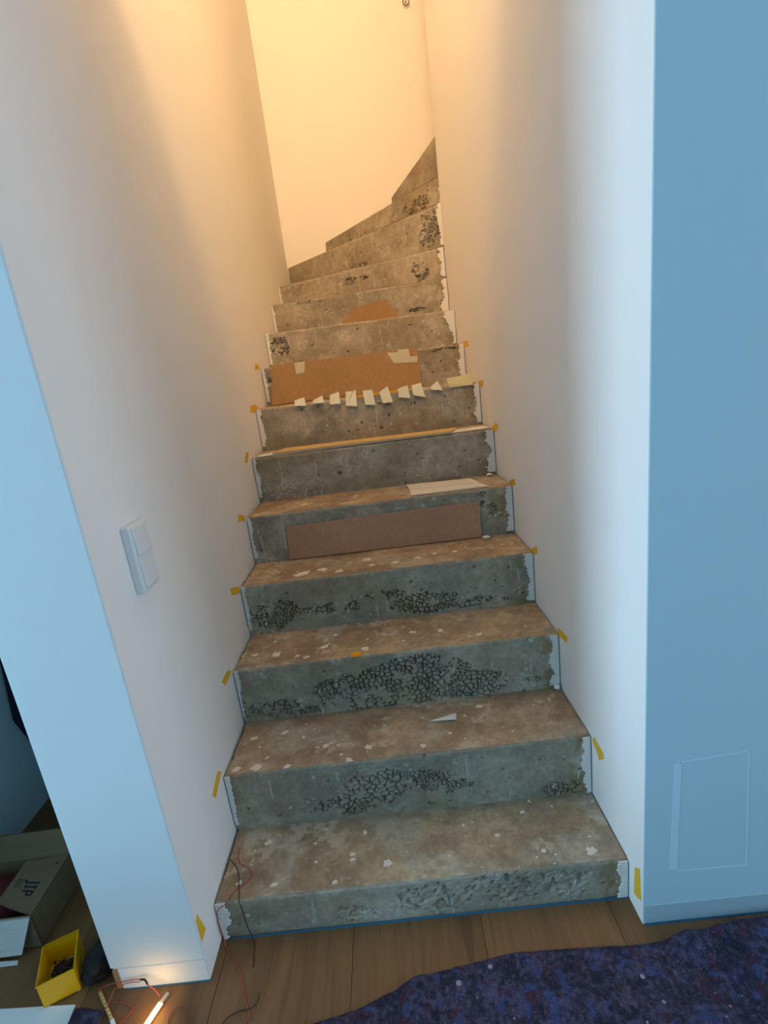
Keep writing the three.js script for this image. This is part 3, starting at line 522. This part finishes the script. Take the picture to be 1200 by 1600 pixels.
// ---------------------------------------------------------------- felt floor cover
{
  const N = 1024, R = rng(3), fib = [];
  const cols = [[176, 170, 190], [120, 40, 60], [70, 90, 150], [200, 196, 200], [40, 34, 52], [96, 76, 110], [150, 120, 100], [60, 60, 110]];
  const base = new Float32Array(N * N * 3);
  for (let y = 0; y < N; y++) for (let x = 0; x < N; x++) { const a = fbm(x / 60, y / 60, 21, 4), b = fbm(x / 12, y / 12, 27, 3); const c = mix3(mix3([30, 28, 46], [74, 70, 98], sst(0.3, 0.75, 0.4 * a + 0.6 * b)), fbm(x / 40 + 9, y / 40, 33, 2) > 0.5 ? [66, 34, 52] : [50, 66, 116], 0.8 * sst(0.56, 0.72, fbm(x / 26, y / 26, 37, 4))), k = 0.8 + 0.4 * h2(x, y, 4), i = (y * N + x) * 3; base[i] = c[0] * k; base[i + 1] = c[1] * k; base[i + 2] = c[2] * k; }
  for (let i = 0; i < 30000; i++) {
    const c = cols[Math.floor(R() * cols.length)]; let x = R() * N, y = R() * N, a = R() * 6.3; const len = 3 + R() * 12, al = 0.1 + 0.4 * R() ** 2;
    for (let s = 0; s < len; s++) { a += (R() - 0.5) * 0.7; x += Math.cos(a); y += Math.sin(a); const j = ((((y | 0) % N + N) % N) * N + (((x | 0) % N + N) % N)) * 3; for (let q = 0; q < 3; q++) base[j + q] = mix(base[j + q], c[q], al); }
  }
  for (let i = 0; i < 34; i++) { const cx = R() * N, cy = R() * N, r = 2 + 6 * R() ** 2; for (let y = -8; y <= 8; y++) for (let x = -8; x <= 8; x++) if (Math.hypot(x, y) < r) { const j = ((((cy + y) | 0) + N) % N * N + (((cx + x) | 0) + N) % N) * 3; base[j] = 150; base[j + 1] = 148; base[j + 2] = 160; } }
  const felt = new THREE.MeshStandardMaterial({ roughness: 1, side: THREE.DoubleSide, map: tex(N, N, (u, v) => { const i = (Math.min(N - 1, Math.floor(v * N)) * N + Math.min(N - 1, Math.floor(u * N))) * 3; return [base[i], base[i + 1], base[i + 2]]; }) });
  const E = [[0.02, 0.30], [0.15, 0.245], [0.246, 0.190], [0.339, 0.173], [0.40, 0.152], [0.449, 0.132], [0.48, 0.124], [0.534, 0.117], [0.679, 0.098], [0.82, 0.101], [0.957, 0.107], [1.02, 0.104], [1.046, 0.099], [1.075, 0.088], [1.106, 0.090], [1.20, 0.082], [1.9, 0.082]];
  const edge = (x) => { for (let i = 1; i < E.length; i++) if (x <= E[i][0]) { const t = (x - E[i - 1][0]) / (E[i][0] - E[i - 1][0]); return mix(E[i - 1][1], E[i][1], t); } return 0.082; };
  const make = (x0, x1, ed, z1, s, nu, nv, fold) => {
    const f = (u, v) => { const x = mix(x0, x1, u), za = ed(x) + 0.003 * (fbm(x * 80, 1, s, 2) - 0.5), z = mix(za, z1, v), e = Math.min(1, (z - za) / 0.012), b = 0.004 + 0.010 * fbm(x * 9, z * 9, s + 3, 3) + 0.003 * fbm(x * 60, z * 60, s + 9, 3) + fold(x, z); return [x, 0.0015 + Math.sqrt(Math.max(0, e)) * b, z]; };
    const g = slabGrid(nu, nv, f, (u, v) => { const p = f(u, v); return [p[0], 0.0006, p[2]]; }), p = g.attributes.position, uv = g.attributes.uv;
    for (let i = 0; i < p.count; i++) uv.setXY(i, p.getX(i) * 1.4, p.getZ(i) * 1.4);
    return g;
  };
  const ridge = (x, z, xa, za, xb, zb, w, h) => { const dx = xb - xa, dz = zb - za, t = Math.min(1, Math.max(0, ((x - xa) * dx + (z - za) * dz) / (dx * dx + dz * dz))), d = Math.hypot(x - xa - dx * t, z - za - dz * t); return h * Math.exp(-(d * d) / (w * w)); };
  tag(mesh('felt_blanket', make(0.02, 1.9, edge, 0.72, 40, 330, 120, (x, z) => ridge(x, z, 0.46, 0.12, 0.50, 0.4, 0.022, 0.016) + ridge(x, z, 1.03, 0.09, 1.20, 0.22, 0.025, 0.018) + 0.012 * sst(0, 0.03, x - 1.09 - (z - 0.09) * 0.9) + ridge(x, z, 0.7, 0.18, 1.3, 0.36, 0.04, 0.012)), felt), 'mottled purple-blue felt blanket spread over the floor at lower right', 'blanket');
  tag(mesh('felt_scrap', make(-0.286, -0.222, (x) => 0.119 + 0.25 * Math.max(0, x + 0.27), 0.30, 90, 40, 40, (x, z) => 0.004), felt), 'mottled purple-blue felt corner beside the white paper sheet at lower left', 'felt');
}

// ---------------------------------------------------------------- wires and led strips
const on = (l, y) => l.map(([x, z]) => [x, y, z]);
tag(mesh('red_wire', tube([...on([[0.0275, -0.1427], [0.0299, -0.1146], [0.0400, -0.0955], [0.0674, -0.0785], [0.0767, -0.0604], [0.0690, -0.0398], [0.0518, -0.0271], [0.0380, -0.012]], 0.1140), [0.034, 0.114, 0.006], [0.012, 0.101, 0.010], [0.006, 0.0696, 0.010], [0.006, 0.0394, 0.010], [0.010, 0.012, 0.013], ...on([[0.0145, 0.0241], [0.0318, 0.0400], [0.0474, 0.0577], [0.0609, 0.0748], [0.0725, 0.0962], [0.0895, 0.1341], [0.1039, 0.1584], [0.1076, 0.1676], [0.1007, 0.1781], [0.08, 0.19], [0.03, 0.215]], 0.0022)], 0.0011, 160), M.red), 'thin red wire running from the first tread down its riser onto the floor', 'wire');
tag(mesh('black_wire', tube([...on([[0.012, -0.1085], [0.0144, -0.1038], [0.0331, -0.0841], [0.0460, -0.0604], [0.0528, -0.0350], [0.0600, -0.0120]], 0.1165), [0.0640, 0.1150, 0.006], [0.0690, 0.0986, 0.011], [0.0711, 0.0481, 0.011], [0.0775, 0.012, 0.013], ...on([[0.0848, 0.0255], [0.0886, 0.0480], [0.0930, 0.0724]], 0.002)], 0.0012, 110), M.black), 'thin black wire crossing the first tread and hanging over its riser', 'wire');
tag(mesh('brown_wire', tube(on([[0.1188, 0.1272], [0.1201, 0.1391], [0.1144, 0.1502], [0.1045, 0.1550], [0.0842, 0.1568], [0.0656, 0.1642], [0.0528, 0.1764], [0.0457, 0.1887], [0.03, 0.21]], 0.0046), 0.0011), M.black), 'short dark curved wire lying across the red wire on the floor', 'wire');
tag(mesh('brown_wire', tube([[-0.068, 0.0015, 0.190], [-0.0664, 0.002, 0.1711], [-0.0695, 0.003, 0.1531], [-0.0602, 0.005, 0.1413], [-0.0470, 0.006, 0.1390], [-0.0342, 0.004, 0.1469], [-0.0221, 0.002, 0.1648], [-0.012, 0.0015, 0.1777]], 0.0009), M.brownWire), 'thin brown wire loop arching on the floor right of the lit strip', 'wire');
tag(mesh('red_wire', tube([[-0.1050, 0.009, 0.116], [-0.1140, 0.022, 0.112], [-0.1247, 0.032, 0.110], [-0.1396, 0.036, 0.099], [-0.1649, 0.034, 0.0955], [-0.1946, 0.032, 0.0965], [-0.2201, 0.03, 0.097], [-0.240, 0.022, 0.097], [-0.252, 0.012, 0.093], [-0.2530, 0.008, 0.095]], 0.0010, 90), M.red), 'thin dull red wire arching from the lit strip across the pier foot', 'wire', 'red wires around the led strips');
tag(mesh('red_wire', tube([[-0.150, 0.0335, 0.1005], [-0.1758, 0.029, 0.097], [-0.1932, 0.026, 0.098], [-0.2099, 0.021, 0.102], [-0.2165, 0.011, 0.115], [-0.222, 0.004, 0.128]], 0.0009, 60), M.red), 'thin red wire curving below the arching wire toward the unlit strip', 'wire', 'red wires around the led strips');
tag(mesh('red_wire', tube([[-0.212, 0.0035, 0.117], [-0.1994, 0.003, 0.1162], [-0.1653, 0.002, 0.1273], [-0.1594, 0.002, 0.1337], [-0.1651, 0.002, 0.1424], [-0.1785, 0.002, 0.155]], 0.0009, 60), M.red), 'thin red wire looping flat on the floor right of the unlit strip', 'wire', 'red wires around the led strips');
tag(mesh('cable_sleeve', tube([[-0.130, 0.0335, 0.107], [-0.1396, 0.036, 0.099], [-0.150, 0.0352, 0.0975]], 0.0022, 20), M.black), 'short black sleeve on the arching red wire before the pier foot', 'sleeve');
{
  const strip = (a, b, w, h) => { const dx = b[0] - a[0], dz = b[1] - a[1], l = Math.hypot(dx, dz); const g = box(-w / 2, 0, 0, w / 2, h, l, 0.0004); g.rotateY(Math.atan2(dx, dz)); g.translate(a[0], 0, a[1]); return g; };
  const g = tag(group('led_strip', null, [0, 0.0015, 0]), 'brightly lit warm led strip lying on the floor before the pier', 'led strip', 'led strip pieces');
  mesh('circuit_strip', strip([-0.098, 0.125], [-0.128, 0.200], 0.012, 0.0016), M.ledTan, g);
  mesh('light_line', strip([-0.0985, 0.127], [-0.128, 0.199], 0.011, 0.0035).translate(0, 0.0016, 0), M.led, g);
  mesh('connector', strip([-0.0885, 0.1095], [-0.0975, 0.126], 0.0075, 0.006), M.greyShrink, g);
  const o = tag(group('led_strip', null, [0, 0.0015, 0]), 'unlit golden led strip lying on the floor behind the lit one', 'led strip', 'led strip pieces');
  mesh('circuit_strip', strip([-0.2545, 0.0915], [-0.196, 0.150], 0.007, 0.0022), M.ledTan, o);
  for (let i = 0; i < 7; i++) mesh('diode', new THREE.BoxGeometry(0.004, 0.0012, 0.004).translate(mix(-0.248, -0.202, i / 6), 0.0028, mix(0.098, 0.144, i / 6)), M.paleTape, o);
  mesh('connector', strip([-0.196, 0.150], [-0.186, 0.161], 0.008, 0.006), M.white, o);
}

renderer.render(scene, camera);
